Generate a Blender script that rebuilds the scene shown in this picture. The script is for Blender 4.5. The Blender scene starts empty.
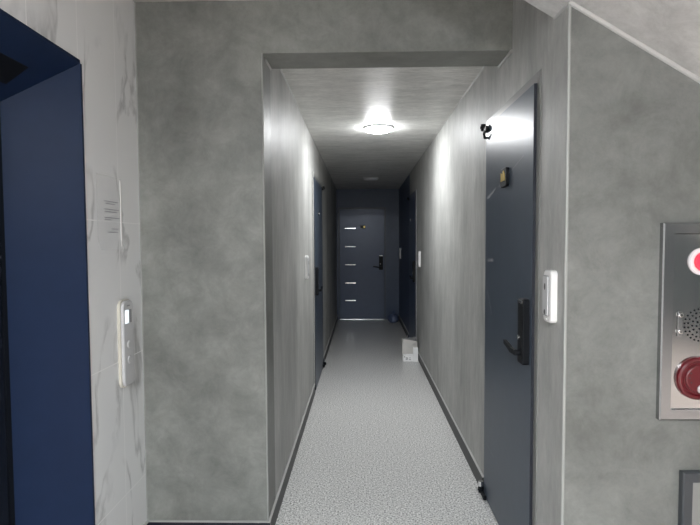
import bpy, bmesh, math, random
from mathutils import Vector, Matrix, noise
random.seed(7)
sc = bpy.context.scene
COL = sc.collection
PI = math.pi

# ---------------------------------------------------------------- dimensions (metres)
XL, XR, XT = -0.4553, 0.6952, -1.0438          # corridor left / right faces, tiled wall face
Y1, Y1B, Y2, YE = 2.4904, 2.7113, 1.8181, 9.8173
ZC, ZB, ZT = 2.4113, 2.3058, 2.5466            # corridor ceiling, beam underside, landing ceiling
YS = 1.953                                     # far side of the stair flight
SLOPE = 0.602
XS = 0.16                                      # where the stair soffit meets the landing ceiling
EY0, EY1, EZ = 0.98, 1.981, 2.099              # lift opening in the tiled wall
YB, XW = -3.9, 4.75                             # back and far right of the landing

# ---------------------------------------------------------------- materials
def new_mat(name):
    m = bpy.data.materials.new(name); m.use_nodes = True
    nt = m.node_tree; b = nt.nodes['Principled BSDF']
    return m, nt, b

def plain(name, col, rough=0.5, metal=0.0, emit=None, strength=0.0, bump=0.0, bscale=200, var=0.06, trans=0.0, coat=0.0, alpha=1.0, spec=0.5):
    m, nt, b = new_mat(name)
    N = nt.nodes; L = nt.links
    tc = N.new('ShaderNodeNewGeometry')
    nz = N.new('ShaderNodeTexNoise'); nz.inputs['Scale'].default_value = 14; nz.inputs['Detail'].default_value = 4
    L.new(tc.outputs['Position'], nz.inputs['Vector'])
    mx = N.new('ShaderNodeMix'); mx.data_type = 'RGBA'
    mx.inputs[6].default_value = (*[c * (1 - var) for c in col], 1)
    mx.inputs[7].default_value = (*[min(1, c * (1 + var)) for c in col], 1)
    L.new(nz.outputs['Fac'], mx.inputs[0]); L.new(mx.outputs[2], b.inputs['Base Color'])
    b.inputs['Roughness'].default_value = rough; b.inputs['Metallic'].default_value = metal
    b.inputs['Transmission Weight'].default_value = trans
    b.inputs['Coat Weight'].default_value = coat
    b.inputs['Alpha'].default_value = alpha; b.inputs['Specular IOR Level'].default_value = spec
    if emit:
        b.inputs['Emission Color'].default_value = (*emit, 1); b.inputs['Emission Strength'].default_value = strength
    if bump:
        n2 = N.new('ShaderNodeTexNoise'); n2.inputs['Scale'].default_value = bscale
        L.new(tc.outputs['Position'], n2.inputs['Vector'])
        bp = N.new('ShaderNodeBump'); bp.inputs['Strength'].default_value = bump; bp.inputs['Distance'].default_value = 0.002
        L.new(n2.outputs['Fac'], bp.inputs['Height']); L.new(bp.outputs['Normal'], b.inputs['Normal'])
    return m

def cement(name, dark, light, rough=(0.28, 0.45), stretch=(1, 1, 1), scale=1.6, bump=0.25, spec=0.4):
    """trowelled, sealed cement plaster: clouds, trowel swipes and pale scuffs"""
    m, nt, b = new_mat(name); N = nt.nodes; L = nt.links
    g = N.new('ShaderNodeNewGeometry')
    mp = N.new('ShaderNodeMapping'); mp.inputs['Scale'].default_value = stretch
    L.new(g.outputs['Position'], mp.inputs['Vector'])
    n1 = N.new('ShaderNodeTexNoise'); n1.inputs['Scale'].default_value = scale; n1.inputs['Detail'].default_value = 9
    n1.inputs['Roughness'].default_value = 0.62; n1.inputs['Distortion'].default_value = 0.15
    n2 = N.new('ShaderNodeTexNoise'); n2.inputs['Scale'].default_value = scale * 4.5; n2.inputs['Detail'].default_value = 8
    n2.inputs['Roughness'].default_value = 0.78; n2.inputs['Distortion'].default_value = 0.3
    for n in (n1, n2): L.new(mp.outputs[0], n.inputs['Vector'])
    r1 = N.new('ShaderNodeValToRGB'); r1.color_ramp.elements[0].position = 0.34; r1.color_ramp.elements[1].position = 0.68
    r1.color_ramp.elements[0].color = (*dark, 1); r1.color_ramp.elements[1].color = (*light, 1)
    mid = tuple((a + c) / 2 for a, c in zip(dark, light))
    e = r1.color_ramp.elements.new(0.5); e.color = (*mid, 1)
    L.new(n1.outputs['Fac'], r1.inputs[0])
    r2 = N.new('ShaderNodeValToRGB'); r2.color_ramp.elements[0].position = 0.35; r2.color_ramp.elements[1].position = 0.7
    r2.color_ramp.elements[0].color = (0.78, 0.78, 0.78, 1); r2.color_ramp.elements[1].color = (1.2, 1.2, 1.2, 1)
    L.new(n2.outputs['Fac'], r2.inputs[0])
    mu = N.new('ShaderNodeMix'); mu.data_type = 'RGBA'; mu.blend_type = 'MULTIPLY'; mu.inputs[0].default_value = 1
    L.new(r1.outputs[0], mu.inputs[6]); L.new(r2.outputs[0], mu.inputs[7])
    L.new(mu.outputs[2], b.inputs['Base Color']); b.inputs['Specular IOR Level'].default_value = spec
    mr = N.new('ShaderNodeMapRange'); mr.inputs[1].default_value = 0.3; mr.inputs[2].default_value = 0.7
    mr.inputs[3].default_value = rough[0]; mr.inputs[4].default_value = rough[1]
    L.new(n2.outputs['Fac'], mr.inputs[0]); L.new(mr.outputs[0], b.inputs['Roughness'])
    n3 = N.new('ShaderNodeTexNoise'); n3.inputs['Scale'].default_value = scale * 9; n3.inputs['Detail'].default_value = 3
    L.new(mp.outputs[0], n3.inputs['Vector'])
    bp = N.new('ShaderNodeBump'); bp.inputs['Strength'].default_value = bump; bp.inputs['Distance'].default_value = 0.004
    L.new(n3.outputs['Fac'], bp.inputs['Height']); L.new(bp.outputs['Normal'], b.inputs['Normal'])
    return m

def marble_tile(name):
    m, nt, b = new_mat(name); N = nt.nodes; L = nt.links
    g = N.new('ShaderNodeNewGeometry')
    sep = N.new('ShaderNodeSeparateXYZ'); L.new(g.outputs['Position'], sep.inputs[0])
    def math_(op, a, c=None, clamp=False):
        n = N.new('ShaderNodeMath'); n.operation = op; n.use_clamp = clamp
        for i, v in enumerate((a, c)):
            if v is None: continue
            if isinstance(v, (int, float)): n.inputs[i].default_value = v
            else: L.new(v, n.inputs[i])
        return n.outputs[0]
    def joint(coord, off, per, half):
        t = math_('DIVIDE', math_('SUBTRACT', coord, off), per)
        f = math_('ABSOLUTE', math_('SUBTRACT', math_('FRACT', math_('ADD', t, 100.5)), 0.5))
        return math_('LESS_THAN', f, half / per)
    jz = joint(sep.outputs['Z'], 0.3223, 0.6, 0.0022)
    jy = joint(sep.outputs['Y'], 2.272, 0.3, 0.0026)
    jz = math_('MULTIPLY', jz, math_('LESS_THAN', sep.outputs['Z'], 1.8))
    jt = math_('MAXIMUM', jz, jy)
    # veins: thin level sets of distorted noise, faded by a mask
    mp = N.new('ShaderNodeMapping'); mp.inputs['Rotation'].default_value = (0.55, 0, 0); mp.inputs['Scale'].default_value = (1, 1.7, 0.8)
    L.new(g.outputs['Position'], mp.inputs['Vector'])
    n = N.new('ShaderNodeTexNoise'); n.inputs['Scale'].default_value = 1.9; n.inputs['Detail'].default_value = 6; n.inputs['Distortion'].default_value = 0.35
    L.new(mp.outputs[0], n.inputs['Vector'])
    v = math_('ABSOLUTE', math_('SUBTRACT', n.outputs['Fac'], 0.5))
    vr = N.new('ShaderNodeMapRange'); vr.inputs[1].default_value = 0.0; vr.inputs[2].default_value = 0.03; vr.inputs[3].default_value = 1; vr.inputs[4].default_value = 0
    L.new(v, vr.inputs[0])
    n2 = N.new('ShaderNodeTexNoise'); n2.inputs['Scale'].default_value = 3.0; L.new(g.outputs['Position'], n2.inputs['Vector'])
    mk = N.new('ShaderNodeMapRange'); mk.inputs[1].default_value = 0.40; mk.inputs[2].default_value = 0.56
    L.new(n2.outputs['Fac'], mk.inputs[0])
    vein = math_('MULTIPLY', math_('MULTIPLY', vr.outputs[0], mk.outputs[0]), 0.6)
    n3 = N.new('ShaderNodeTexNoise'); n3.inputs['Scale'].default_value = 2.2; n3.inputs['Detail'].default_value = 5
    L.new(g.outputs['Position'], n3.inputs['Vector'])
    base = N.new('ShaderNodeMix'); base.data_type = 'RGBA'
    base.inputs[6].default_value = (0.74, 0.75, 0.77, 1); base.inputs[7].default_value = (0.86, 0.86, 0.845, 1)
    L.new(n3.outputs['Fac'], base.inputs[0])
    m1 = N.new('ShaderNodeMix'); m1.data_type = 'RGBA'; m1.inputs[7].default_value = (0.3, 0.3, 0.3, 1)
    L.new(vein, m1.inputs[0]); L.new(base.outputs[2], m1.inputs[6])
    m2 = N.new('ShaderNodeMix'); m2.data_type = 'RGBA'; m2.inputs[7].default_value = (0.9, 0.9, 0.9, 1)
    L.new(jt, m2.inputs[0]); L.new(m1.outputs[2], m2.inputs[6])
    L.new(m2.outputs[2], b.inputs['Base Color'])
    b.inputs['Roughness'].default_value = 0.3
    return m

def terrazzo(name):
    m, nt, b = new_mat(name); N = nt.nodes; L = nt.links
    g = N.new('ShaderNodeNewGeometry')
    n = N.new('ShaderNodeTexNoise'); n.inputs['Scale'].default_value = 105; n.inputs['Detail'].default_value = 2; n.inputs['Roughness'].default_value = 0.6
    L.new(g.outputs['Position'], n.inputs['Vector'])
    r = N.new('ShaderNodeValToRGB'); c = r.color_ramp
    c.elements[0].position = 0.36; c.elements[0].color = (0.14, 0.14, 0.138, 1)
    c.elements[1].position = 0.63; c.elements[1].color = (0.9, 0.89, 0.88, 1)
    e = c.elements.new(0.44); e.color = (0.5, 0.5, 0.49, 1)
    e = c.elements.new(0.54); e.color = (0.64, 0.635, 0.62, 1)
    L.new(n.outputs['Fac'], r.inputs[0])
    n2 = N.new('ShaderNodeTexNoise'); n2.inputs['Scale'].default_value = 3; n2.inputs['Detail'].default_value = 5
    L.new(g.outputs['Position'], n2.inputs['Vector'])
    r2 = N.new('ShaderNodeMapRange'); r2.inputs[3].default_value = 0.95; r2.inputs[4].default_value = 1.04
    L.new(n2.outputs['Fac'], r2.inputs[0])
    mu = N.new('ShaderNodeMix'); mu.data_type = 'RGBA'; mu.blend_type = 'MULTIPLY'; mu.inputs[0].default_value = 1
    L.new(r.outputs[0], mu.inputs[6]); L.new(r2.outputs[0], mu.inputs[7]); L.new(mu.outputs[2], b.inputs['Base Color'])
    r3 = N.new('ShaderNodeMapRange'); r3.inputs[3].default_value = 0.27; r3.inputs[4].default_value = 0.29
    L.new(n2.outputs['Fac'], r3.inputs[0]); L.new(r3.outputs[0], b.inputs['Roughness'])
    return m

M = {}
M['cement'] = cement('cement_plaster', (0.145, 0.15, 0.138), (0.255, 0.26, 0.244), rough=(0.4, 0.55))
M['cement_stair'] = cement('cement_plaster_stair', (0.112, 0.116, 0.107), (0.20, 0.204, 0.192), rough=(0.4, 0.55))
M['cement_run'] = cement('cement_plaster_corridor', (0.31, 0.31, 0.297), (0.47, 0.47, 0.452), stretch=(1, 1.6, 0.5), spec=0.25, rough=(0.44, 0.6))
M['ceil'] = cement('corridor_ceiling_coat', (0.60, 0.60, 0.575), (0.78, 0.775, 0.75), stretch=(1, 3.2, 1), scale=3.0, rough=(0.36, 0.48), bump=0.25, spec=0.25)
M['soffit'] = cement('stair_soffit_paint', (0.45, 0.455, 0.45), (0.56, 0.56, 0.55), rough=(0.5, 0.6), bump=0.2)
M['tile'] = marble_tile('marble_tile')
M['terrazzo'] = terrazzo('terrazzo_floor')
M['landing_floor'] = plain('landing_floor_tile', (0.76, 0.65, 0.59), 0.4)
M['charcoal'] = plain('charcoal_paint', (0.10, 0.115, 0.12), 0.5)
M['navy_wall'] = plain('dark_blue_grey_wall', (0.046, 0.07, 0.13), 0.4, bump=0.15, bscale=30, var=0.15)  # dark blue grey of the end wall and the last stretch on the right
M['base'] = plain('grey_granite', (0.045, 0.046, 0.045), 0.5, var=0.2)
M['base_dark'] = plain('black_granite', (0.012, 0.015, 0.022), 0.2)
M['seal'] = plain('pale_sealant', (0.40, 0.40, 0.39), 0.5)
M['bead'] = plain('corner_bead', (0.30, 0.305, 0.29), 0.45)
M['navy'] = plain('navy_enamel', (0.011, 0.022, 0.056), 0.42, var=0.12, spec=0.09)
M['door'] = plain('slate_blue_door', (0.060, 0.076, 0.102), 0.34, metal=0.0, var=0.12, spec=0.24)
M['door_navy'] = plain('dark_navy_door', (0.034, 0.055, 0.11), 0.3, metal=0.1, var=0.12)
M['frame'] = plain('door_frame_grey', (0.2, 0.2, 0.19), 0.4)
M['frame_dark'] = plain('door_frame_slate', (0.04, 0.055, 0.09), 0.35)
M['gap'] = plain('seal_and_edge_shade', (0.01, 0.012, 0.02), 0.7)
M['steel'] = plain('stainless_steel', (0.52, 0.51, 0.50), 0.16, metal=1.0, var=0.04)
M['steel_frame'] = plain('brushed_steel', (0.36, 0.365, 0.37), 0.24, metal=1.0, var=0.05)
M['cabinet_frame'] = plain('dark_grey_enamel', (0.045, 0.05, 0.056), 0.4)
M['chrome'] = plain('polished_metal', (0.75, 0.75, 0.75), 0.15, metal=1.0)
M['black'] = plain('black_plastic', (0.006, 0.007, 0.009), 0.5, spec=0.15)
M['white'] = plain('white_plastic', (0.78, 0.77, 0.76), 0.35)
M['pale'] = plain('pale_grey_plastic', (0.55, 0.55, 0.56), 0.35)
M['cream'] = plain('cream_plastic_edge', (0.58, 0.55, 0.48), 0.4)
M['screen'] = plain('lit_display', (0.8, 0.85, 0.9), 0.3, emit=(0.85, 0.95, 1.0), strength=0.9)
M['grey_print'] = plain('grey_print', (0.3, 0.3, 0.31), 0.6)
M['print_grey'] = plain('pale_grey_ink', (0.24, 0.24, 0.27), 0.6)
M['film'] = plain('clear_notice_film', (0.93, 0.94, 0.96), 0.3, alpha=0.22, spec=0.3)
M['gold'] = plain('gold_emblem', (0.75, 0.55, 0.16), 0.3, metal=0.6)
M['red'] = plain('deep_red_plastic', (0.085, 0.003, 0.007), 0.3)
M['red_mid'] = plain('red_plastic_ring', (0.10, 0.004, 0.008), 0.4)
M['red_lamp'] = plain('lit_red_lens', (0.85, 0.03, 0.06), 0.15, emit=(1.0, 0.05, 0.09), strength=0.75)
M['button'] = plain('pale_push_button', (0.40, 0.36, 0.36), 0.4)
M['ring'] = plain('white_ring', (0.72, 0.68, 0.70), 0.4)
M['lamp'] = plain('lamp_diffuser_lit', (0.9, 0.9, 0.9), 0.4, emit=(0.97, 0.985, 1.0), strength=230)
M['lamp_off'] = plain('lamp_diffuser_off', (0.85, 0.86, 0.88), 0.35)
M['landing_lamp'] = plain('landing_lamp_diffuser_lit', (0.9, 0.9, 0.9), 0.4, emit=(0.92, 0.97, 1.0), strength=395)
M['paper'] = plain('white_paper', (0.62, 0.60, 0.57), 0.6, bump=0.3, bscale=25)
M['carton'] = plain('white_carton', (0.88, 0.88, 0.88), 0.45)
M['inside'] = plain('bag_inside', (0.16, 0.16, 0.165), 0.7)
M['wrap'] = plain('dark_blue_plastic_film', (0.09, 0.12, 0.21), 0.12, coat=0.8)
M['residue'] = plain('tape_residue', (0.17, 0.18, 0.20), 0.6)

# ---------------------------------------------------------------- mesh helpers
def link(name, bm, mats, parent=None, smooth=False):
    bmesh.ops.recalc_face_normals(bm, faces=bm.faces)
    me = bpy.data.meshes.new(name); bm.to_mesh(me); bm.free()
    if not isinstance(mats, (list, tuple)): mats = [mats]
    for m in mats: me.materials.append(m)
    if smooth:
        for p in me.polygons: p.use_smooth = True
    o = bpy.data.objects.new(name, me); COL.objects.link(o)
    if parent: o.parent = parent
    return o

def add_box(bm, x0, x1, y0, y1, z0, z1, bevel=0.0, seg=2, mi=0):
    vs = [bm.verts.new((x, y, z)) for x in (x0, x1) for y in (y0, y1) for z in (z0, z1)]
    q = [(0, 1, 3, 2), (4, 6, 7, 5), (0, 4, 5, 1), (2, 3, 7, 6), (0, 2, 6, 4), (1, 5, 7, 3)]
    fs = [bm.faces.new([vs[i] for i in f]) for f in q]
    for f in fs: f.material_index = mi
    if bevel:
        es = list({e for f in fs for e in f.edges})
        r = bmesh.ops.bevel(bm, geom=es, offset=bevel, segments=seg, affect='EDGES', profile=0.5)
        for f in r['faces']: f.material_index = mi
    return fs

def box(*a, **k):
    bm = bmesh.new(); add_box(bm, *a, **k); return bm

def add_prism(bm, pts, axis, a0, a1, mi=0):
    """polygon in the plane normal to axis, extruded from a0 to a1. pts are the other two coordinates in order"""
    def mk(p, a):
        return {'x': (a, p[0], p[1]), 'y': (p[0], a, p[1]), 'z': (p[0], p[1], a)}[axis]
    A = [bm.verts.new(mk(p, a0)) for p in pts]; B = [bm.verts.new(mk(p, a1)) for p in pts]
    n = len(pts); fs = [bm.faces.new(A), bm.faces.new(B[::-1])]
    for i in range(n): fs.append(bm.faces.new((A[i], A[(i + 1) % n], B[(i + 1) % n], B[i])))
    for f in fs: f.material_index = mi
    return fs

def add_lathe(bm, prof, c, axis='z', n=32, mi=0, sy=1.0):
    """profile of (radius, height) turned about an axis through c; axis '-y' points out of a wall"""
    rings = []
    for r, h in prof:
        ring = []
        for i in range(n):
            t = 2 * PI * i / n; a, b_ = r * math.cos(t), r * math.sin(t) * sy
            v = {'z': (a, b_, h), '-z': (a, -b_, -h), '-y': (a, -h, b_), 'x': (h, a, b_)}[axis]
            ring.append(bm.verts.new(Vector(c) + Vector(v)))
        rings.append(ring)
    for k in range(len(rings) - 1):
        for i in range(n):
            f = bm.faces.new((rings[k][i], rings[k][(i + 1) % n], rings[k + 1][(i + 1) % n], rings[k + 1][i])); f.material_index = mi
    for ring in (rings[0], rings[-1]):
        f = bm.faces.new(ring); f.material_index = mi

def add_rod(bm, a, b, r, n=12, r2=None, mi=0):
    a, b = Vector(a), Vector(b); d = (b - a).normalized()
    u = d.orthogonal().normalized(); w = d.cross(u); r2 = r if r2 is None else r2
    A = [bm.verts.new(a + (u * math.cos(2 * PI * i / n) + w * math.sin(2 * PI * i / n)) * r) for i in range(n)]
    B = [bm.verts.new(b + (u * math.cos(2 * PI * i / n) + w * math.sin(2 * PI * i / n)) * r2) for i in range(n)]
    for i in range(n): bm.faces.new((A[i], A[(i + 1) % n], B[(i + 1) % n], B[i])).material_index = mi
    bm.faces.new(A[::-1]).material_index = mi; bm.faces.new(B).material_index = mi

def rrect(w, h, r, n=6, cx=0, cz=0):
    pts = []
    for sx, sz, a0 in ((1, 1, 0), (-1, 1, 90), (-1, -1, 180), (1, -1, 270)):
        for i in range(n + 1):
            t = math.radians(a0 + 90 * i / n)
            pts.append((cx + sx * (w / 2 - r) + r * math.cos(t), cz + sz * (h / 2 - r) + r * math.sin(t)))
    return pts

def add_plate(bm, w, h, r, y_back, y_front, cx, cz, soft=0.003, mi=0, n=6):
    """rounded plate in local XZ standing off a wall, front (towards -y) edge softened"""
    loops = [(0, y_back), (0, y_front + soft), (soft * 0.4, y_front + soft * 0.3), (soft, y_front)]
    rings = [[bm.verts.new((x, y, z)) for x, z in rrect(w - 2 * i, h - 2 * i, max(r - i, 0.0005), n, cx, cz)] for i, y in loops]
    k = len(rings[0])
    for a in range(3):
        for i in range(k): bm.faces.new((rings[a][i], rings[a][(i + 1) % k], rings[a + 1][(i + 1) % k], rings[a + 1][i])).material_index = mi
    bm.faces.new(rings[0]).material_index = mi; bm.faces.new(rings[-1]).material_index = mi

def thing(name, label, cat, loc=(0, 0, 0), rz=0.0, group=None, kind=None):
    o = bpy.data.objects.new(name, None); COL.objects.link(o); o.empty_display_size = 0.1
    o.location = loc; o.rotation_euler = (0, 0, rz)
    return tag(o, label, cat, group, kind)

def tag(o, label, cat, group=None, kind=None):
    o['label'] = label; o['category'] = cat
    if group: o['group'] = group
    if kind: o['kind'] = kind
    return o

def struct(name, bm, m, label, cat='wall', smooth=False):
    return tag(link(name, bm, m, smooth=smooth), label, cat, kind='structure')

def wall_cells(ub, zb, hole, mk):
    """wall with rectangular openings; ub/zb are break lists, hole(i,j) true where open, mk(u,z,side) the 3D point"""
    bm = bmesh.new(); V = {}
    def v(u, z, s):
        k = (round(u, 5), round(z, 5), s)
        if k not in V: V[k] = bm.verts.new(mk(u, z, s))
        return V[k]
    nu, nz = len(ub) - 1, len(zb) - 1
    sol = lambda i, j: 0 <= i < nu and 0 <= j < nz and not hole(i, j)
    for i in range(nu):
        for j in range(nz):
            if not sol(i, j): continue
            u0, u1, z0, z1 = ub[i], ub[i + 1], zb[j], zb[j + 1]
            for s in (0, 1): bm.faces.new((v(u0, z0, s), v(u1, z0, s), v(u1, z1, s), v(u0, z1, s)))
            for (di, dj, a, b_) in ((-1, 0, (u0, z0), (u0, z1)), (1, 0, (u1, z0), (u1, z1)), (0, -1, (u0, z0), (u1, z0)), (0, 1, (u0, z1), (u1, z1))):
                if not sol(i + di, j + dj): bm.faces.new((v(*a, 0), v(*b_, 0), v(*b_, 1), v(*a, 1)))
    return bm

# ---------------------------------------------------------------- the shell
DT = 2.095                                             # door opening height
R204 = (2.088, 2.978); R203 = (6.672, 7.66); L201 = (4.98, 6.09)
E202 = (-0.432, 0.452)
TH = 0.14

struct('floor', box(XL - 0.4, XR + 0.3, 1.0, YE + 0.2, -0.1, 0.0), M['terrazzo'], 'speckled grey terrazzo floor of the long corridor', 'floor')
bmf = bmesh.new()
add_box(bmf, XT - 0.6, XW, YB, 1.0, -0.1, 0.0); add_box(bmf, XT - 0.2, XL - 0.4, 1.0, Y1, -0.1, 0.0); add_box(bmf, XR + 0.3, XW, 1.0, Y2, -0.1, 0.0)
struct('floor_landing', bmf, M['landing_floor'], 'beige tiled floor of the lift landing', 'floor')

# grey front wall with the beam over the corridor mouth, one plastered face
bmw = bmesh.new()
add_prism(bmw, [(XT - 0.15, 0), (XL, 0), (XL, ZB), (XR, ZB), (XR, ZT), (XT - 0.15, ZT)], 'y', Y1, Y1B)
struct('wall_front', bmw, M['cement'], 'mottled grey cement wall and beam around the corridor mouth')

hb = lambda i, j, holes: (i, j) in holes
struct('wall_right', wall_cells([YS, R204[0], R204[1], R203[0], R203[1]], [0, DT, ZT], lambda i, j: j == 0 and i in (1, 3),
       lambda u, z, s: (XR + (0, TH)[s], u, z)), M['cement_run'], 'grey cement right wall of the corridor with two doors')
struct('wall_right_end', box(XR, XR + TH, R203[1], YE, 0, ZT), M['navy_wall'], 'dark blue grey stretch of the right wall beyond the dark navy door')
struct('wall_left', wall_cells([Y1B, L201[0], L201[1], YE], [0, DT, ZC], lambda i, j: j == 0 and i == 1,
       lambda u, z, s: (XL - (0, TH)[s], u, z)), M['cement_run'], 'grey cement left wall of the corridor with one door')
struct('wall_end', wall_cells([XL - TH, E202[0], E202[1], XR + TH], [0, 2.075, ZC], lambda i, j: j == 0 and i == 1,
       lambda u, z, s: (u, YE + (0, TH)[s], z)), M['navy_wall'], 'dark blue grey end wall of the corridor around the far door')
struct('ceiling', box(XL - TH, XR, Y1B, YE + TH, ZC, ZC + 0.12), M['ceil'], 'glossy grey trowelled corridor ceiling', 'ceiling')

# wall under the stairs, its top following the flight
bmw = bmesh.new()
zs = lambda x: ZT - SLOPE * (x - XS)
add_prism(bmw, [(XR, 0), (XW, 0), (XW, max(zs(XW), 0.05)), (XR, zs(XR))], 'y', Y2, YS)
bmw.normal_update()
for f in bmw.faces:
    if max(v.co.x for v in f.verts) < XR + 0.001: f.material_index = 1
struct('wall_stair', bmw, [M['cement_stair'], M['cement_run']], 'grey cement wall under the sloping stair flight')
bmw = bmesh.new()
add_prism(bmw, [(XS, ZT), (XW, zs(XW)), (XW, ZT + 0.15), (XS, ZT + 0.15)], 'y', 0.55, YS)
struct('ceiling_stair', bmw, M['soffit'], 'pale sloping underside of the stair flight', 'ceiling')
bmw = bmesh.new()
add_box(bmw, XT - 0.15, XS, YB, Y1, ZT, ZT + 0.15); add_box(bmw, XS, XR + TH, YS, Y1, ZT, ZT + 0.15); add_box(bmw, XS, XW, YB, 0.55, ZT, ZT + 0.15)
struct('ceiling_landing', bmw, M['soffit'], 'pale flat ceiling over the lift landing', 'ceiling')

struct('wall_lift', wall_cells([YB, EY0, EY1, Y1], [0, EZ, ZT], lambda i, j: j == 0 and i == 1,
       lambda u, z, s: (XT - (0, 0.08)[s], u, z)), M['tile'], 'white veined marble tile wall beside the lift opening')
struct('wall_back', box(XT - 0.15, XW, YB - 0.12, YB, 0, ZT), M['charcoal'], 'dark wall behind the landing')
struct('wall_landing', box(XW, XW + 0.12, YB, YS, 0, ZT), M['charcoal'], 'dark wall on the far right of the landing')

# skirtings
def skirting(name, x0, x1, y0, y1, face, m, label, h=0.087):
    bm = bmesh.new(); add_box(bm, x0, x1, y0, y1, 0, h)
    t = 0.006
    add_box(bm, x0 - (t if face == 'l' else 0) * 0, x1, y0, y1, h, h + 0.005, mi=1)
    return struct(name, bm, [m, M['seal']], label, 'baseboard')
s = 0.012
skirting('baseboard_left', XL, XL + s, Y1, L201[0] - 0.002, 'l', M['base'], 'dark granite skirting on the left before the left hand door')
skirting('baseboard_left_far', XL, XL + s, L201[1] + 0.002, YE, 'l', M['base'], 'dark granite skirting on the left beyond the left hand door')
skirting('baseboard_right', XR - s, XR, R204[1] + 0.002, R203[0] - 0.002, 'r', M['base'], 'dark granite skirting on the right between the two doors')
skirting('baseboard_right_far', XR - s, XR, R203[1] + 0.002, YE, 'r', M['base'], 'dark granite skirting at the far right end')
skirting('baseboard_front', XT, XL + s, Y1 - s, Y1, 'f', M['base_dark'], 'black granite skirting under the front wall')
skirting('baseboard_lift', XT, XT + s, EY1 + 0.02, Y1 - s, 'f', M['base_dark'], 'black granite skirting under the marble tile strip')

# pale sealant beads along joints
def bead(name, a, b, r, label, m='seal'):
    bm = bmesh.new(); add_rod(bm, a, b, r, 8); return struct(name, bm, M[m], label, 'trim')
bead('trim_1', (XL, Y1B, ZC), (XL, YE, ZC), 0.005, 'pale bead along the left ceiling joint')
bead('trim_2', (XR, Y1B, ZC), (XR, YE, ZC), 0.005, 'pale bead along the right ceiling joint')
bead('trim_3', (XL + 0.002, Y1 + 0.07, ZB - 0.002), (XL + 0.002, Y1B, ZB - 0.002), 0.006, 'short pale bead under the left end of the beam')
bead('trim_4', (XR - 0.003, Y1, ZB - 0.003), (XR - 0.003, Y1B, ZB - 0.003), 0.008, 'short pale bead under the right end of the beam')
bead('trim_5', (XR, Y2, 0), (XR, Y2, zs(XR)), 0.006, 'pale corner bead at the end of the right wall', 'bead')
bead('trim_6', (XR, Y2, zs(XR)), (XW - 0.5, Y2, zs(XW - 0.5)), 0.011, 'pale bead where the stair wall meets the sloping soffit')
bead('trim_7', (XR, Y2, zs(XR)), (XR, YS, zs(XR)), 0.007, 'short pale bead under the soffit over the right wall')
bead('trim_8', (XT, Y1, 0), (XT, Y1, ZT), 0.004, 'joint between the marble tiles and the cement wall', 'bead')
bead('trim_9', (XL, Y1, 0.09), (XL, Y1, ZB), 0.004, 'pale corner bead at the left of the corridor mouth', 'bead')

# ---------------------------------------------------------------- lift opening: splayed navy jambs, head and door
lift = thing('elevator', 'dark navy lift doorway with splayed steel jambs in the marble wall', 'elevator', (XT, (EY0 + EY1) / 2, 0))
ox, oy = XT, (EY0 + EY1) / 2
DI, DY, DZ = 0.235, 0.10, 0.165      # splay: inward depth, sideways, head drop
def quad_slab(name, pts, off, m, parent):
    bm = bmesh.new(); P = [Vector(p) for p in pts]; o = Vector(off)
    A = [bm.verts.new(p) for p in P]; B = [bm.verts.new(p + o) for p in P]
    bm.faces.new(A); bm.faces.new(B[::-1])
    for i in range(4): bm.faces.new((A[i], A[(i + 1) % 4], B[(i + 1) % 4], B[i]))
    return link(name, bm, m, parent)
h = (EY1 - EY0) / 2
l = 0.004
quad_slab('far_jamb', [(l, h, 0), (-DI, h - DY, 0), (-DI, h - DY, EZ - DZ), (l, h, EZ)], (0, 0.012, 0), M['navy'], lift)
quad_slab('near_jamb', [(l, -h, 0), (-DI, -h + DY, 0), (-DI, -h + DY, EZ - DZ), (l, -h, EZ)], (0, -0.012, 0), M['navy'], lift)
quad_slab('head_jamb', [(l, -h, EZ), (l, h, EZ), (-DI, h - DY, EZ - DZ), (-DI, -h + DY, EZ - DZ)], (0, 0, 0.012), M['navy'], lift)
for k in (-1, 1):
    bm = box(-DI - 0.05, -DI - 0.012, (0.002 if k > 0 else -h + DY + 0.003), (h - DY - 0.003 if k > 0 else -0.002), 0.004, EZ - DZ, bevel=0.003)
    link('door_panel', bm, M['base_dark'], lift)
quad_slab('black_plate', [(-0.17, h - 0.42, EZ - 0.122), (-0.17, h - 0.16, EZ - 0.122), (-0.09, h - 0.16, EZ - 0.066), (-0.09, h - 0.42, EZ - 0.066)], (0, 0, 0.004), M['black'], lift)  # black plate on the underside of the sloped head

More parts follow.
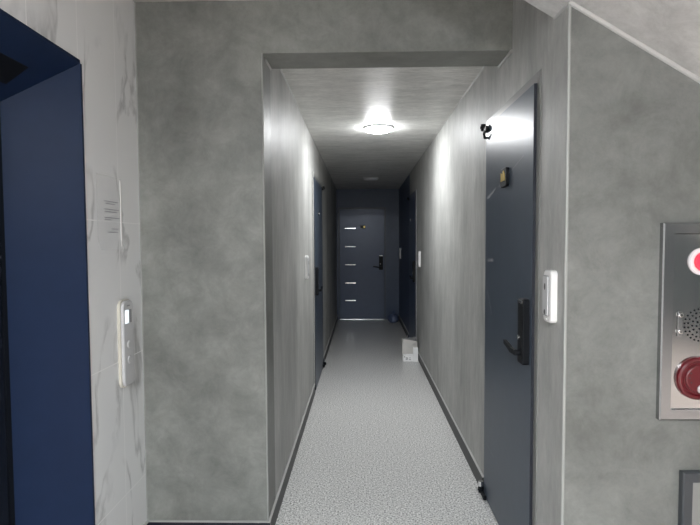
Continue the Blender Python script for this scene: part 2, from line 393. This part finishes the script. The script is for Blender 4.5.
# ---------------------------------------------------------------- doors
def door(idx, label, loc, rz, W, H, leaf_m, frame_m, hinge_left, parts, fw=0.042):
    """local x along the wall, -y out of the wall, z up; opening 0..W x 0..H"""
    t = thing('door_%d' % idx, label, 'door', loc, rz, kind='structure')
    bm = bmesh.new()
    g = 0.0012
    for (x0, x1, z0, z1) in ((g, fw, 0.001, H - g), (W - fw, W - g, 0.001, H - g), (fw, W - fw, H - fw, H - g)):
        add_box(bm, x0, x1, -0.003, 0.12, z0, z1, bevel=0.0015, seg=1)
    for (x0, x1, z0, z1) in ((fw, fw + 0.014, 0.012, H - fw), (W - fw - 0.014, W - fw, 0.012, H - fw), (fw + 0.014, W - fw - 0.014, H - fw - 0.014, H - fw)):
        add_box(bm, x0, x1, 0.062, 0.12, z0, z1)
    link('door_frame', bm, frame_m, t)
    bm = bmesh.new(); c = 0.0018
    add_box(bm, fw + c, W - fw - c, -0.014, 0.056, 0.014, H - fw - c, bevel=0.002, seg=2)
    leaf = link('door_leaf', bm, leaf_m, t)
    bm = bmesh.new()
    for (x0, x1, z0, z1) in ((fw + 0.0005, fw + 0.0165, 0.013, H - fw - 0.0005), (W - fw - 0.0165, W - fw - 0.0005, 0.013, H - fw - 0.0005), (fw + 0.0165, W - fw - 0.0165, H - fw - 0.0165, H - fw - 0.0005)):
        add_box(bm, x0, x1, 0.0572, 0.0615, z0, z1)
    ex = (W - fw - 0.0016, W - fw - 0.0004) if hinge_left else (fw + 0.0004, fw + 0.0016)
    add_box(bm, *ex, -0.0136, 0.054, 0.016, H - fw - 0.004)  # black strip on the lock-side leaf edge stands in for shade there
    link('seal_and_edge_shade', bm, M['gap'], t)
    bm = bmesh.new(); add_box(bm, fw, W - fw, -0.004, 0.12, 0.0005, 0.012, bevel=0.002, seg=1)
    link('threshold', bm, M['chrome'] if 'bright_sill' in parts else M['steel_frame'], t)
    hx = fw if hinge_left else W - fw
    lx = (W - fw - 0.062) if hinge_left else fw + 0.062
    sgn = -1 if hinge_left else 1                    # lever points to the hinge side
    f = -0.014
    # pivot hinges, top and bottom
    if 'hinges' in parts:
        for z, m in ((H - 0.045, M['black']), (0.042, M['black'])):
            o_ = -1 if hinge_left else 1               # side of the frame
            bm = bmesh.new()
            add_rod(bm, (hx, -0.030, z - 0.018), (hx, -0.030, z + 0.018), 0.013, 16)
            add_rod(bm, (hx, -0.030, z - 0.006), (hx, -0.030, z + 0.006), 0.017, 16)
            add_box(bm, *sorted((hx + o_ * 0.045, hx + o_ * 0.002)), -0.026, -0.0035, z - 0.012, z + 0.012, bevel=0.004)
            add_box(bm, *sorted((hx - o_ * 0.075, hx - o_ * 0.002)), -0.032, f - 0.0005, z - 0.030, z - 0.004, bevel=0.004)
            hg = link('hinge', bm, m, t)
            if z < 1:
                bm = bmesh.new(); add_rod(bm, (hx, -0.030, z + 0.0185), (hx, -0.030, z + 0.046), 0.014, 14)
                link('pivot_cap', bm, M['chrome'], hg)
    # electronic lock with lever
    if 'lock' in parts:
        bm = bmesh.new(); add_plate(bm, 0.072, 0.27, 0.012, f, f - 0.028, lx, 1.06, soft=0.005)
        lk = link('door_lock', bm, M['black'], t)
        bm = bmesh.new(); add_plate(bm, 0.06, 0.012, 0.004, f - 0.0285, f - 0.0305, lx, 1.184, soft=0.001)
        link('lock_cap', bm, M['chrome'], lk)
        bm = bmesh.new(); add_lathe(bm, [(0.009, 0.0), (0.009, 0.004), (0.006, 0.006)], (lx + sgn * 0.012, f - 0.0285, 1.035), '-y', 16)
        link('key_cover', bm, M['chrome'], lk)
        bm = bmesh.new()
        add_rod(bm, (lx, f - 0.028, 0.972), (lx, f - 0.052, 0.972), 0.012, 16)
        pts = [(lx - sgn * 0.012, 0.965), (lx + sgn * 0.05, 0.963), (lx + sgn * 0.10, 0.975), (lx + sgn * 0.145, 0.982),
               (lx + sgn * 0.150, 0.999), (lx + sgn * 0.10, 0.993), (lx + sgn * 0.05, 0.984), (lx - sgn * 0.012, 0.986)]
        add_prism(bm, pts, 'y', f - 0.056, f - 0.042)
        link('lever_handle', bm, M['black'], lk)
    if 'edge' in parts:
        x0, x1 = (W - 0.016, W - 0.0015) if hinge_left else (0.0015, 0.016)
        bm = bmesh.new(); add_box(bm, x0, x1, -0.010, -0.0032, 0.013, H - 0.002, bevel=0.002, seg=1); link('frame_edge', bm, M['seal'], t)
    if 'viewer' in parts:
        cx, cz = parts['viewer']
        bm = bmesh.new(); add_plate(bm, 0.108, 0.088, 0.018, f, f - 0.015, cx, cz, soft=0.004)
        vw = link('door_viewer', bm, M['black'], t)
        bm = bmesh.new()
        e = [(-0.036, -0.022), (0.030, -0.022), (0.030, 0.010), (0.012, 0.026), (-0.008, 0.012), (-0.036, 0.020)]
        add_prism(bm, [(cx + a, cz + b_ + 0.006) for a, b_ in e], 'y', f - 0.0152, f - 0.0172)
        link('emblem', bm, M['gold'], vw)
    if 'peephole' in parts:
        cx, cz = parts['peephole']
        bm = bmesh.new(); add_lathe(bm, [(0.02, 0.0), (0.02, 0.004), (0.013, 0.007)], (cx, f, cz), '-y', 18)
        pe = link('peephole', bm, M['black'] if 'dark_peep' in parts else M['chrome'], t)
        bm = bmesh.new(); add_lathe(bm, [(0.010, 0.0), (0.008, 0.004), (0.004, 0.006)], (cx, f - 0.0072, cz), '-y', 14)
        link('lens', bm, M['white'] if 'dark_peep' in parts else M['black'], pe)
    if 'plate' in parts:
        cx, cz = parts['plate']
        bm = bmesh.new(); add_plate(bm, 0.10, 0.06, 0.012, f, f - 0.012, cx, cz, soft=0.003)
        vw = link('door_viewer', bm, M['frame'], t)
        bm = bmesh.new(); add_lathe(bm, [(0.016, 0.0), (0.014, 0.003)], (cx - 0.02, f - 0.0122, cz), '-y', 16); link('lens', bm, M['black'], vw)
        bm = bmesh.new(); add_plate(bm, 0.026, 0.034, 0.004, f - 0.0122, f - 0.0145, cx + 0.022, cz, soft=0.001); link('emblem', bm, M['gold'], vw)
    for (x0, x1, z) in parts.get('strips', []):
        bm = bmesh.new(); add_box(bm, x0, x1, f - 0.004, f - 0.0001, z - 0.009, z + 0.009, bevel=0.0015, seg=1)
        link('trim_strip', bm, M['chrome'], t)
    if 'hook' in parts:
        cx, cz = parts['hook']
        bm = bmesh.new()
        add_rod(bm, (cx, f, cz), (cx, f - 0.016, cz - 0.002), 0.006, 10); add_rod(bm, (cx, f - 0.014, cz - 0.004), (cx + 0.012, f - 0.022, cz + 0.022), 0.006, 10)
        link('hook', bm, M['black'], t)
    for (x0, z0, x1, z1, w) in parts.get('scuffs', []):
        bm = bmesh.new(); n = 9
        d = Vector((x1 - x0, z1 - z0)); nn = Vector((-d.y, d.x)).normalized()
        pts = []
        for i in range(n + 1): q = Vector((x0, z0)) + d * (i / n) + nn * w * (0.4 + 0.6 * random.random()); pts.append((q.x, q.y))
        for i in range(n, -1, -1): q = Vector((x0, z0)) + d * (i / n) - nn * w * (0.4 + 0.6 * random.random()); pts.append((q.x, q.y))
        add_prism(bm, pts, 'y', f - 0.0001, f - 0.0005)
        link('tape_residue', bm, M['residue'], t)
    return t

# right wall: local x runs towards the camera from the far edge
W4 = R204[1] - R204[0]
door(4, 'near slate blue steel door on the right with black lock and gold emblem plate', (XR, R204[1], 0), -PI / 2, W4, DT, M['door'], M['frame'], True,
     {'hinges': 1, 'lock': 1, 'viewer': (R204[1] - 2.525, 1.73), 'hook': (0.073, 1.99),
      'scuffs': [(0.09, 1.665, 0.26, 1.70, 0.012), (0.30, 1.70, 0.72, 1.79, 0.004), (0.10, 1.33, 0.22, 1.335, 0.012), (0.10, 1.165, 0.20, 1.05, 0.006), (0.09, 0.33, 0.27, 0.315, 0.003)]})
W3 = R203[1] - R203[0]
door(3, 'dark navy steel door far along the right wall beyond the paper bag', (XR, R203[1], 0), -PI / 2, W3, DT, M['door_navy'], M['frame_dark'], True,
     {'hinges': 1, 'lock': 1, 'peephole': (R203[1] - 7.268, 1.735), 'dark_peep': 1, 'edge': 1}, fw=0.035)
W1 = L201[1] - L201[0]
door(1, 'slate blue steel door on the left wall of the corridor', (XL, L201[0], 0), PI / 2, W1, DT, M['door'], M['frame'], False,
     {'hinges': 1, 'lock': 1, 'peephole': (0.5, 1.73), 'dark_peep': 1, 'edge': 1}, fw=0.045)
W2 = E202[1] - E202[0]
door(2, 'navy door with five silver strips at the far end of the corridor', (E202[0], YE, 0), 0, W2, 2.075, M['door_navy'], M['frame_dark'], True,
     {'lock': 1, 'bright_sill': 1, 'plate': (0.035 - E202[0], 1.716), 'strips': [(-0.30 - E202[0], -0.105 - E202[0], z) for z in (1.692, 1.354, 1.021, 0.682, 0.357)]}, fw=0.03)

# ---------------------------------------------------------------- white door phones beside the doors
def door_phone(label, loc, rz):
    t = thing('door_phone', label, 'intercom', loc, rz, group='white door phones beside the flat doors')
    bm = bmesh.new(); add_plate(bm, 0.082, 0.190, 0.018, 0.001, -0.022, 0, 0, soft=0.006); link('back_case', bm, M['white'], t)
    bm = bmesh.new(); add_plate(bm, 0.060, 0.148, 0.007, -0.0222, -0.0228, -0.008, 0.002, soft=0.0002); link('groove', bm, M['grey_print'], t)
    bm = bmesh.new(); add_plate(bm, 0.053, 0.141, 0.006, -0.0229, -0.027, -0.0095, 0.002, soft=0.002); fc = link('handset', bm, M['pale'], t)
    for z, s_ in ((0.035, 1.9), (-0.058, 1.5)):
        bm = bmesh.new(); add_lathe(bm, [(0.0065, 0), (0.006, 0.0010)], (-0.010, -0.0271, z), '-y', 18, sy=s_)
        link('speaker_slot' if z > 0 else 'microphone_slot', bm, M['base'], fc)
    bm = bmesh.new(); add_plate(bm, 0.03, 0.010, 0.003, -0.0222, -0.0245, -0.010, -0.082, soft=0.001); link('call_button', bm, M['white'], fc)
    return t
ZP = 1.231
door_phone('large white door phone right of the near slate blue door', (XR, 1.935, ZP), -PI / 2)
def copy_tree(o, parent=None):
    c = o.copy(); COL.objects.link(c)
    if parent: c.parent = parent
    for ch in [q for q in bpy.data.objects if q.parent == o and q is not c]: copy_tree(ch, c)
    return c
src = bpy.data.objects['door_phone']
for lab, loc, rz in (('small white door phone on the left wall before the left door', (XL, 4.32, ZP), PI / 2),
                     ('small white door phone on the right wall before the dark navy door', (XR, 6.285, ZP), -PI / 2),
                     ('dim white door phone on the right wall next to the far end door', (XR, 9.42, ZP), -PI / 2)):
    c = copy_tree(src); c.location = loc; c.rotation_euler = (0, 0, rz); c['label'] = lab

# ---------------------------------------------------------------- lift call panel and notice on the tiles (faces +x)
call = thing('call_panel', 'tall rounded white lift call panel with small lit display on the tiles', 'call button', (XT, 2.288, 0.995), PI / 2)
bm = bmesh.new(); add_plate(bm, 0.112, 0.384, 0.034, 0.001, -0.012, 0, 0, soft=0.002, n=8); link('back_case', bm, M['cream'], call)
bm = bmesh.new(); add_plate(bm, 0.104, 0.374, 0.032, -0.0122, -0.024, 0.003, 0, soft=0.007, n=8); fp = link('face_plate', bm, M['pale'], call)
bm = bmesh.new(); add_plate(bm, 0.034, 0.058, 0.003, -0.0242, -0.0256, -0.016, 0.118, soft=0.0005); link('display', bm, M['screen'], fp)
bm = bmesh.new(); add_plate(bm, 0.026, 0.058, 0.003, -0.0242, -0.0256, 0.0155, 0.118, soft=0.0005); link('display_bezel', bm, M['grey_print'], fp)
for z in (-0.005, -0.072):
    bm = bmesh.new(); add_lathe(bm, [(0.018, 0.0), (0.018, 0.003), (0.0145, 0.0042)], (0.0, -0.0242, z), '-y', 24); link('call_button', bm, M['pale'], fp)
bm = bmesh.new(); add_plate(bm, 0.03, 0.006, 0.002, -0.0242, -0.0248, 0.0, 0.165, soft=0.0002); link('name_strip', bm, M['grey_print'], fp)

nt_ = thing('notice_sheet', 'faint see-through notice film with grey lines stuck above the call panel', 'notice', (XT, 2.19, 1.56), PI / 2)
bm = bmesh.new(); nx, nz = 10, 14; V = []
for j in range(nz + 1):
    row = []
    for i in range(nx + 1):
        x = -0.105 + 0.21 * i / nx; z = -0.155 + 0.305 * j / nz
        lift_ = 0.014 * max(0, 1 - j / 2.2) ** 1.6 * (0.35 + 0.65 * abs(math.cos(i / nx * PI * 1.0)))
        row.append(bm.verts.new((x, -0.0005 - lift_, z)))
    V.append(row)
for j in range(nz):
    for i in range(nx): bm.faces.new((V[j][i], V[j][i + 1], V[j + 1][i + 1], V[j + 1][i]))
sh = link('film', bm, M['film'], nt_, smooth=True)
for z, x0, x1 in ((0.045, -0.05, 0.075), (0.035, -0.035, 0.045), (0.012, -0.05, 0.08), (0.002, -0.045, 0.06), (-0.022, -0.05, 0.085), (-0.031, -0.05, 0.01), (-0.068, 0.01, 0.07), (-0.082, -0.02, 0.065)):
    link('print_line', box(x0, x1, -0.0024, -0.0019, z - 0.0013, z + 0.0013), M['print_grey'], nt_)
bm = bmesh.new(); add_box(bm, 0.098, 0.108, -0.0028, 0.001, -0.14, 0.14); link('tape_edge', bm, M['white'], nt_)

# ---------------------------------------------------------------- fire alarm panel on the stair wall
FX, FZ = 1.1465, 1.156
fa = thing('fire_alarm_panel', 'stainless steel fire alarm box with red lamp and red round call point', 'fire alarm', (FX, Y2, FZ))
bm = bmesh.new()
w, hh, fw = 0.277, 0.668, 0.036
def ring(wi, hi, y): return [bm.verts.new((a * wi / 2, y, c * hi / 2)) for a, c in ((-1, -1), (1, -1), (1, 1), (-1, 1))]
rs = [ring(w, hh, -0.0005), ring(w, hh, -0.020), ring(w - 0.008, hh - 0.008, -0.024), ring(w - 2 * fw, hh - 2 * fw, -0.0240), ring(w - 2 * fw, hh - 2 * fw, -0.0005)]
for a in range(4):
    for i in range(4): bm.faces.new((rs[a][i], rs[a][(i + 1) % 4], rs[a + 1][(i + 1) % 4], rs[a + 1][i]))
for i in range(4): bm.faces.new((rs[4][i], rs[4][(i + 1) % 4], rs[0][(i + 1) % 4], rs[0][i]))
link('frame', bm, M['steel_frame'], fa)
bm = bmesh.new(); add_box(bm, -w / 2 + fw + 0.0015, w / 2 - fw - 0.0015, -0.014, -0.001, -hh / 2 + fw + 0.0015, hh / 2 - fw - 0.0015, bevel=0.001, seg=1)
pn = link('face_plate', bm, M['steel'], fa)
f0 = -0.0142
lx, lz = 1.143 - FX, 1.36 - FZ
bm = bmesh.new(); add_lathe(bm, [(0.046, 0), (0.046, 0.006), (0.043, 0.009), (0.034, 0.009), (0.034, 0.004)], (lx, f0, lz), '-y', 40); rg = link('lamp_ring', bm, M['ring'], fa, smooth=False)
bm = bmesh.new(); add_lathe(bm, [(0.0325, 0.0095), (0.032, 0.018), (0.028, 0.029), (0.020, 0.037), (0.010, 0.041), (0.002, 0.042)], (lx, f0, lz), '-y', 40); link('red_lamp', bm, M['red_lamp'], fa, smooth=True)
bx, bz = 1.135 - FX, 0.965 - FZ
bm = bmesh.new(); add_lathe(bm, [(0.073, 0), (0.073, 0.008), (0.070, 0.014), (0.063, 0.017), (0.058, 0.0165), (0.055, 0.012), (0.05, 0.011)], (bx, f0, bz), '-y', 48); cp = link('call_point', bm, M['red'], fa)
bm = bmesh.new(); add_lathe(bm, [(0.046, 0.0112), (0.046, 0.0150), (0.042, 0.017)], (bx, f0, bz), '-y', 40); link('inner_ring', bm, M['red_mid'], cp)
bm = bmesh.new(); add_lathe(bm, [(0.0150, 0.0172), (0.0150, 0.021), (0.012, 0.023)], (bx + 0.006, f0, bz - 0.034), '-y', 28); link('push_button', bm, M['button'], cp)
bm = bmesh.new()
for (dx, dz) in ((-0.03, 0.02), (-0.034, 0.004), (-0.028, -0.012)): add_rod(bm, (bx + dx, f0 - 0.0172, bz + dz), (bx + dx, f0 - 0.0178, bz + dz), 0.0028, 8)
link('print_marks', bm, M['base'], cp)
# perforated speaker grille
bm = bmesh.new(); gx, gz = 1.143 - FX, 1.146 - FZ
for k, r in enumerate((0.0, 0.014, 0.028, 0.042, 0.054)):
    n = max(1, k * 6)
    for i in range(n):
        t = 2 * PI * i / n + k * 0.3
        add_rod(bm, (gx + r * math.cos(t), f0 + 0.0001, gz + r * math.sin(t)), (gx + r * math.cos(t), f0 - 0.0004, gz + r * math.sin(t)), 0.0034, 8)
link('speaker_holes', bm, M['black'], fa)
bm = bmesh.new(); add_box(bm, 1.064 - FX, 1.082 - FX, f0 - 0.004, f0, 1.108 - FZ, 1.193 - FZ, bevel=0.002); jk = link('jack_plate', bm, M['steel_frame'], fa)
for z in (1.180, 1.124):
    bm = bmesh.new(); add_lathe(bm, [(0.0075, 0), (0.0075, 0.005), (0.005, 0.006)], (1.073 - FX, f0 - 0.0042, z - FZ), '-y', 16); link('jack', bm, M['steel'], jk)

# ---------------------------------------------------------------- hose cabinet low on the stair wall
hx0, hx1, hz0, hz1 = 1.092, 1.74, 0.06, 0.641
hc = thing('hose_cabinet', 'dark framed steel hose cabinet low on the wall below the alarm box', 'cabinet', ((hx0 + hx1) / 2, Y2, hz0))
bm = bmesh.new(); W_, H_, fw = hx1 - hx0, hz1 - hz0, 0.036
def ring2(wi, y, ins): return [bm.verts.new((a * (W_ / 2 - ins), y, H_ / 2 + c * (H_ / 2 - ins))) for a, c in ((-1, -1), (1, -1), (1, 1), (-1, 1))]
rs = [ring2(0, -0.0005, 0), ring2(0, -0.022, 0), ring2(0, -0.026, 0.004), ring2(0, -0.020, fw), ring2(0, -0.0005, fw)]
for a in range(4):
    for i in range(4): bm.faces.new((rs[a][i], rs[a][(i + 1) % 4], rs[a + 1][(i + 1) % 4], rs[a + 1][i]))
for i in range(4): bm.faces.new((rs[4][i], rs[4][(i + 1) % 4], rs[0][(i + 1) % 4], rs[0][i]))
link('frame', bm, M['cabinet_frame'], hc)
bm = bmesh.new(); add_box(bm, -W_ / 2 + fw + 0.002, W_ / 2 - fw - 0.002, -0.015, -0.001, fw + 0.002, H_ - fw - 0.002, bevel=0.002); cd = link('door', bm, M['frame'], hc)
bm = bmesh.new(); add_plate(bm, 0.03, 0.10, 0.008, -0.0152, -0.022, W_ / 2 - 0.075, H_ / 2); link('handle', bm, M['chrome'], cd)

# ---------------------------------------------------------------- ceiling lamps
def ceiling_lamp(label, x, y, z, r, m, grp, flat=False):
    t = thing('ceiling_lamp', label, 'lamp', (x, y, z), 0, group=grp)
    rim = [(r * 1.08, 0.0005), (r * 1.08, 0.026), (r * 1.05, 0.030), (r * 1.012, 0.030), (r * 1.012, 0.018)] if flat else [(r * 1.12, 0.0005), (r * 1.12, 0.010), (r * 1.05, 0.014), (r * 0.9, 0.014)]
    dome = [(r, 0.018), (r, 0.024), (r * 0.9, 0.0255), (r * 0.5, 0.027), (r * 0.02, 0.0275)] if flat else [(r, 0.0145), (r * 0.98, 0.022), (r * 0.92, 0.029), (r * 0.75, 0.036), (r * 0.5, 0.040), (r * 0.2, 0.042), (r * 0.02, 0.0423)]
    bm = bmesh.new(); add_lathe(bm, rim, (0, 0, 0), '-z', 40); link('base_ring', bm, M['pale'], t)
    bm = bmesh.new(); add_lathe(bm, dome, (0, 0, 0), '-z', 40); link('diffuser', bm, m, t, smooth=True)
    return t
ceiling_lamp('round lit ceiling lamp shining over the middle of the corridor', 0.15, 4.59, ZC, 0.112, M['lamp'], 'round corridor ceiling lamps')
ceiling_lamp('round unlit ceiling lamp near the dark far end of the corridor', 0.15, 8.15, ZC, 0.105, M['lamp_off'], 'round corridor ceiling lamps')
ceiling_lamp('round lit ceiling lamp over the landing in front of the lift', -0.2, -1.7, ZT, 0.27, M['landing_lamp'], None)
ceiling_lamp('added unseen lamp lighting the landing floor reflected in the alarm panel', 3.7, -2.4, ZT, 0.13, M['landing_lamp'], None, True)  # unseen lamp added to brighten the floor mirrored in the alarm panel

# ---------------------------------------------------------------- things on the floor
bag = thing('paper_bag', 'open off-white paper bag standing against the right wall', 'bag', (0.585, 6.49, 0))
bm = bmesh.new()
def bag_ring(wx, wy, z, jit):
    pts = []
    for sx, sy in ((-1, -1), (0, -1.05), (1, -1), (1.03, 0), (1, 1), (0, 1), (-1, 1), (-0.96, 0)):
        pts.append(Vector((sx * wx + random.uniform(-jit, jit), sy * wy + random.uniform(-jit, jit), z + random.uniform(-jit, jit) * (1.2 if z > 0.1 else 0))))
    return pts
R_ = [bag_ring(0.086, 0.066, 0.001, 0.0), bag_ring(0.088, 0.069, 0.08, 0.005), bag_ring(0.089, 0.075, 0.17, 0.008), bag_ring(0.088, 0.088, 0.245, 0.012)]
out = [[bm.verts.new(p) for p in r] for r in R_]
inn = [[bm.verts.new(Vector((p.x * 0.965, p.y * 0.95, max(p.z, 0.004)))) for p in r] for r in R_]
for a in range(3):
    for i in range(8):
        bm.faces.new((out[a][i], out[a][(i + 1) % 8], out[a + 1][(i + 1) % 8], out[a + 1][i]))
        bm.faces.new((inn[a][i], inn[a + 1][i], inn[a + 1][(i + 1) % 8], inn[a][(i + 1) % 8])).material_index = 1
bm.faces.new(out[0]); bm.faces.new(inn[0]).material_index = 1
for i in range(8): bm.faces.new((out[3][i], out[3][(i + 1) % 8], inn[3][(i + 1) % 8], inn[3][i]))
link('bag_body', bm, [M['paper'], M['inside']], bag)
bm = bmesh.new()
for i in range(7): add_rod(bm, (-0.05 + 0.1 * i / 7, -0.098, 0.21 - 0.05 * math.sin(PI * i / 7)), (-0.05 + 0.1 * (i + 1) / 7, -0.098, 0.21 - 0.05 * math.sin(PI * (i + 1) / 7)), 0.0025, 6)
link('handle', bm, M['pale'], bag)

c1 = thing('carton', 'small white printed carton lying in front of the paper bag', 'box', (0.555, 6.355, 0), 0.06)
bm = bmesh.new(); add_box(bm, -0.062, 0.062, -0.03, 0.03, 0.0005, 0.082, bevel=0.003); b1 = link('box_body', bm, M['carton'], c1)
bm = bmesh.new()
for (x0, x1, z0, z1) in ((-0.03, -0.006, 0.022, 0.03), (-0.028, -0.02, 0.03, 0.055), (-0.012, -0.004, 0.026, 0.05), (0.008, 0.034, 0.02, 0.028), (0.012, 0.03, 0.04, 0.047), (-0.05, -0.038, 0.05, 0.064)):
    add_box(bm, x0, x1, -0.0306, -0.0301, z0, z1)
link('print', bm, M['grey_print'], c1)
bm = bmesh.new(); add_box(bm, -0.0625, -0.02, -0.012, 0.012, 0.0822, 0.0828); link('tape', bm, M['pale'], c1)
c2 = thing('carton', 'upright white carton between the paper bag and the right wall', 'box', (0.647, 6.345, 0), -0.05)
bm = bmesh.new(); add_box(bm, -0.029, 0.029, -0.03, 0.03, 0.0005, 0.165, bevel=0.0025); link('box_body', bm, M['carton'], c2)
bm = bmesh.new(); add_prism(bm, [(-0.027, 0.1652), (0.027, 0.1652), (0.02, 0.180), (-0.02, 0.180)], 'y', -0.002, 0.002); link('top_flap', bm, M['paper'], c2)

pl = thing('plastic_bundle', 'dark shiny plastic bundle on the floor in the far right corner', 'bag', (0.565, 9.42, 0))
bm = bmesh.new(); bmesh.ops.create_icosphere(bm, subdivisions=4, radius=1)
for v in bm.verts:
    p = v.co.copy(); n = noise.noise(p * 2.3) * 0.16 + abs(noise.noise(p * 5.1 + Vector((3, 1, 2)))) * 0.30
    p *= 1 + n; v.co = Vector((p.x * 0.088, p.y * 0.08, max(0.001, 0.075 + p.z * 0.08)))
link('bundle', bm, M['wrap'], pl, smooth=True)
bm = bmesh.new()
for k in range(9):
    t = 2 * PI * k / 9; add_rod(bm, (0.004 * math.cos(t), 0.004 * math.sin(t), 0.15), (0.035 * math.cos(t), 0.02 * math.sin(t), 0.195 + 0.012 * (k % 3)), 0.006, 6, 0.011)
link('knot', bm, M['wrap'], pl)

# ---------------------------------------------------------------- camera
cd = bpy.data.cameras.new('camera'); cam = bpy.data.objects.new('camera', cd); COL.objects.link(cam)
th, ya, ro = math.radians(2.7699), math.radians(1.2359), math.radians(-0.3047)
F = Vector((-math.sin(ya) * math.cos(th), math.cos(ya) * math.cos(th), -math.sin(th)))
R = Vector((math.cos(ya), math.sin(ya), 0)); U = R.cross(F)
R2 = R * math.cos(ro) + U * math.sin(ro); U2 = -R * math.sin(ro) + U * math.cos(ro)
mt = Matrix((R2, U2, -F)).transposed().to_4x4(); mt.translation = (0, 0, 1.4296); cam.matrix_world = mt
cd.sensor_fit = 'HORIZONTAL'; cd.sensor_width = 36; cd.lens = 530.78 / 700 * 36
cd.shift_y = (268.295 - 262.5) / 700; cd.clip_start = 0.02
sc.camera = cam

# ---------------------------------------------------------------- world and view
w_ = bpy.data.worlds.new('world'); sc.world = w_; w_.use_nodes = True
w_.node_tree.nodes['Background'].inputs[0].default_value = (0.02, 0.025, 0.035, 1); w_.node_tree.nodes['Background'].inputs[1].default_value = 0.3
vs = sc.view_settings
sc.display_settings.display_device = 'sRGB'
vs.view_transform = 'Standard'; vs.look = 'None'; vs.gamma = 1.0; vs.exposure = 0.0; vs.use_curve_mapping = False
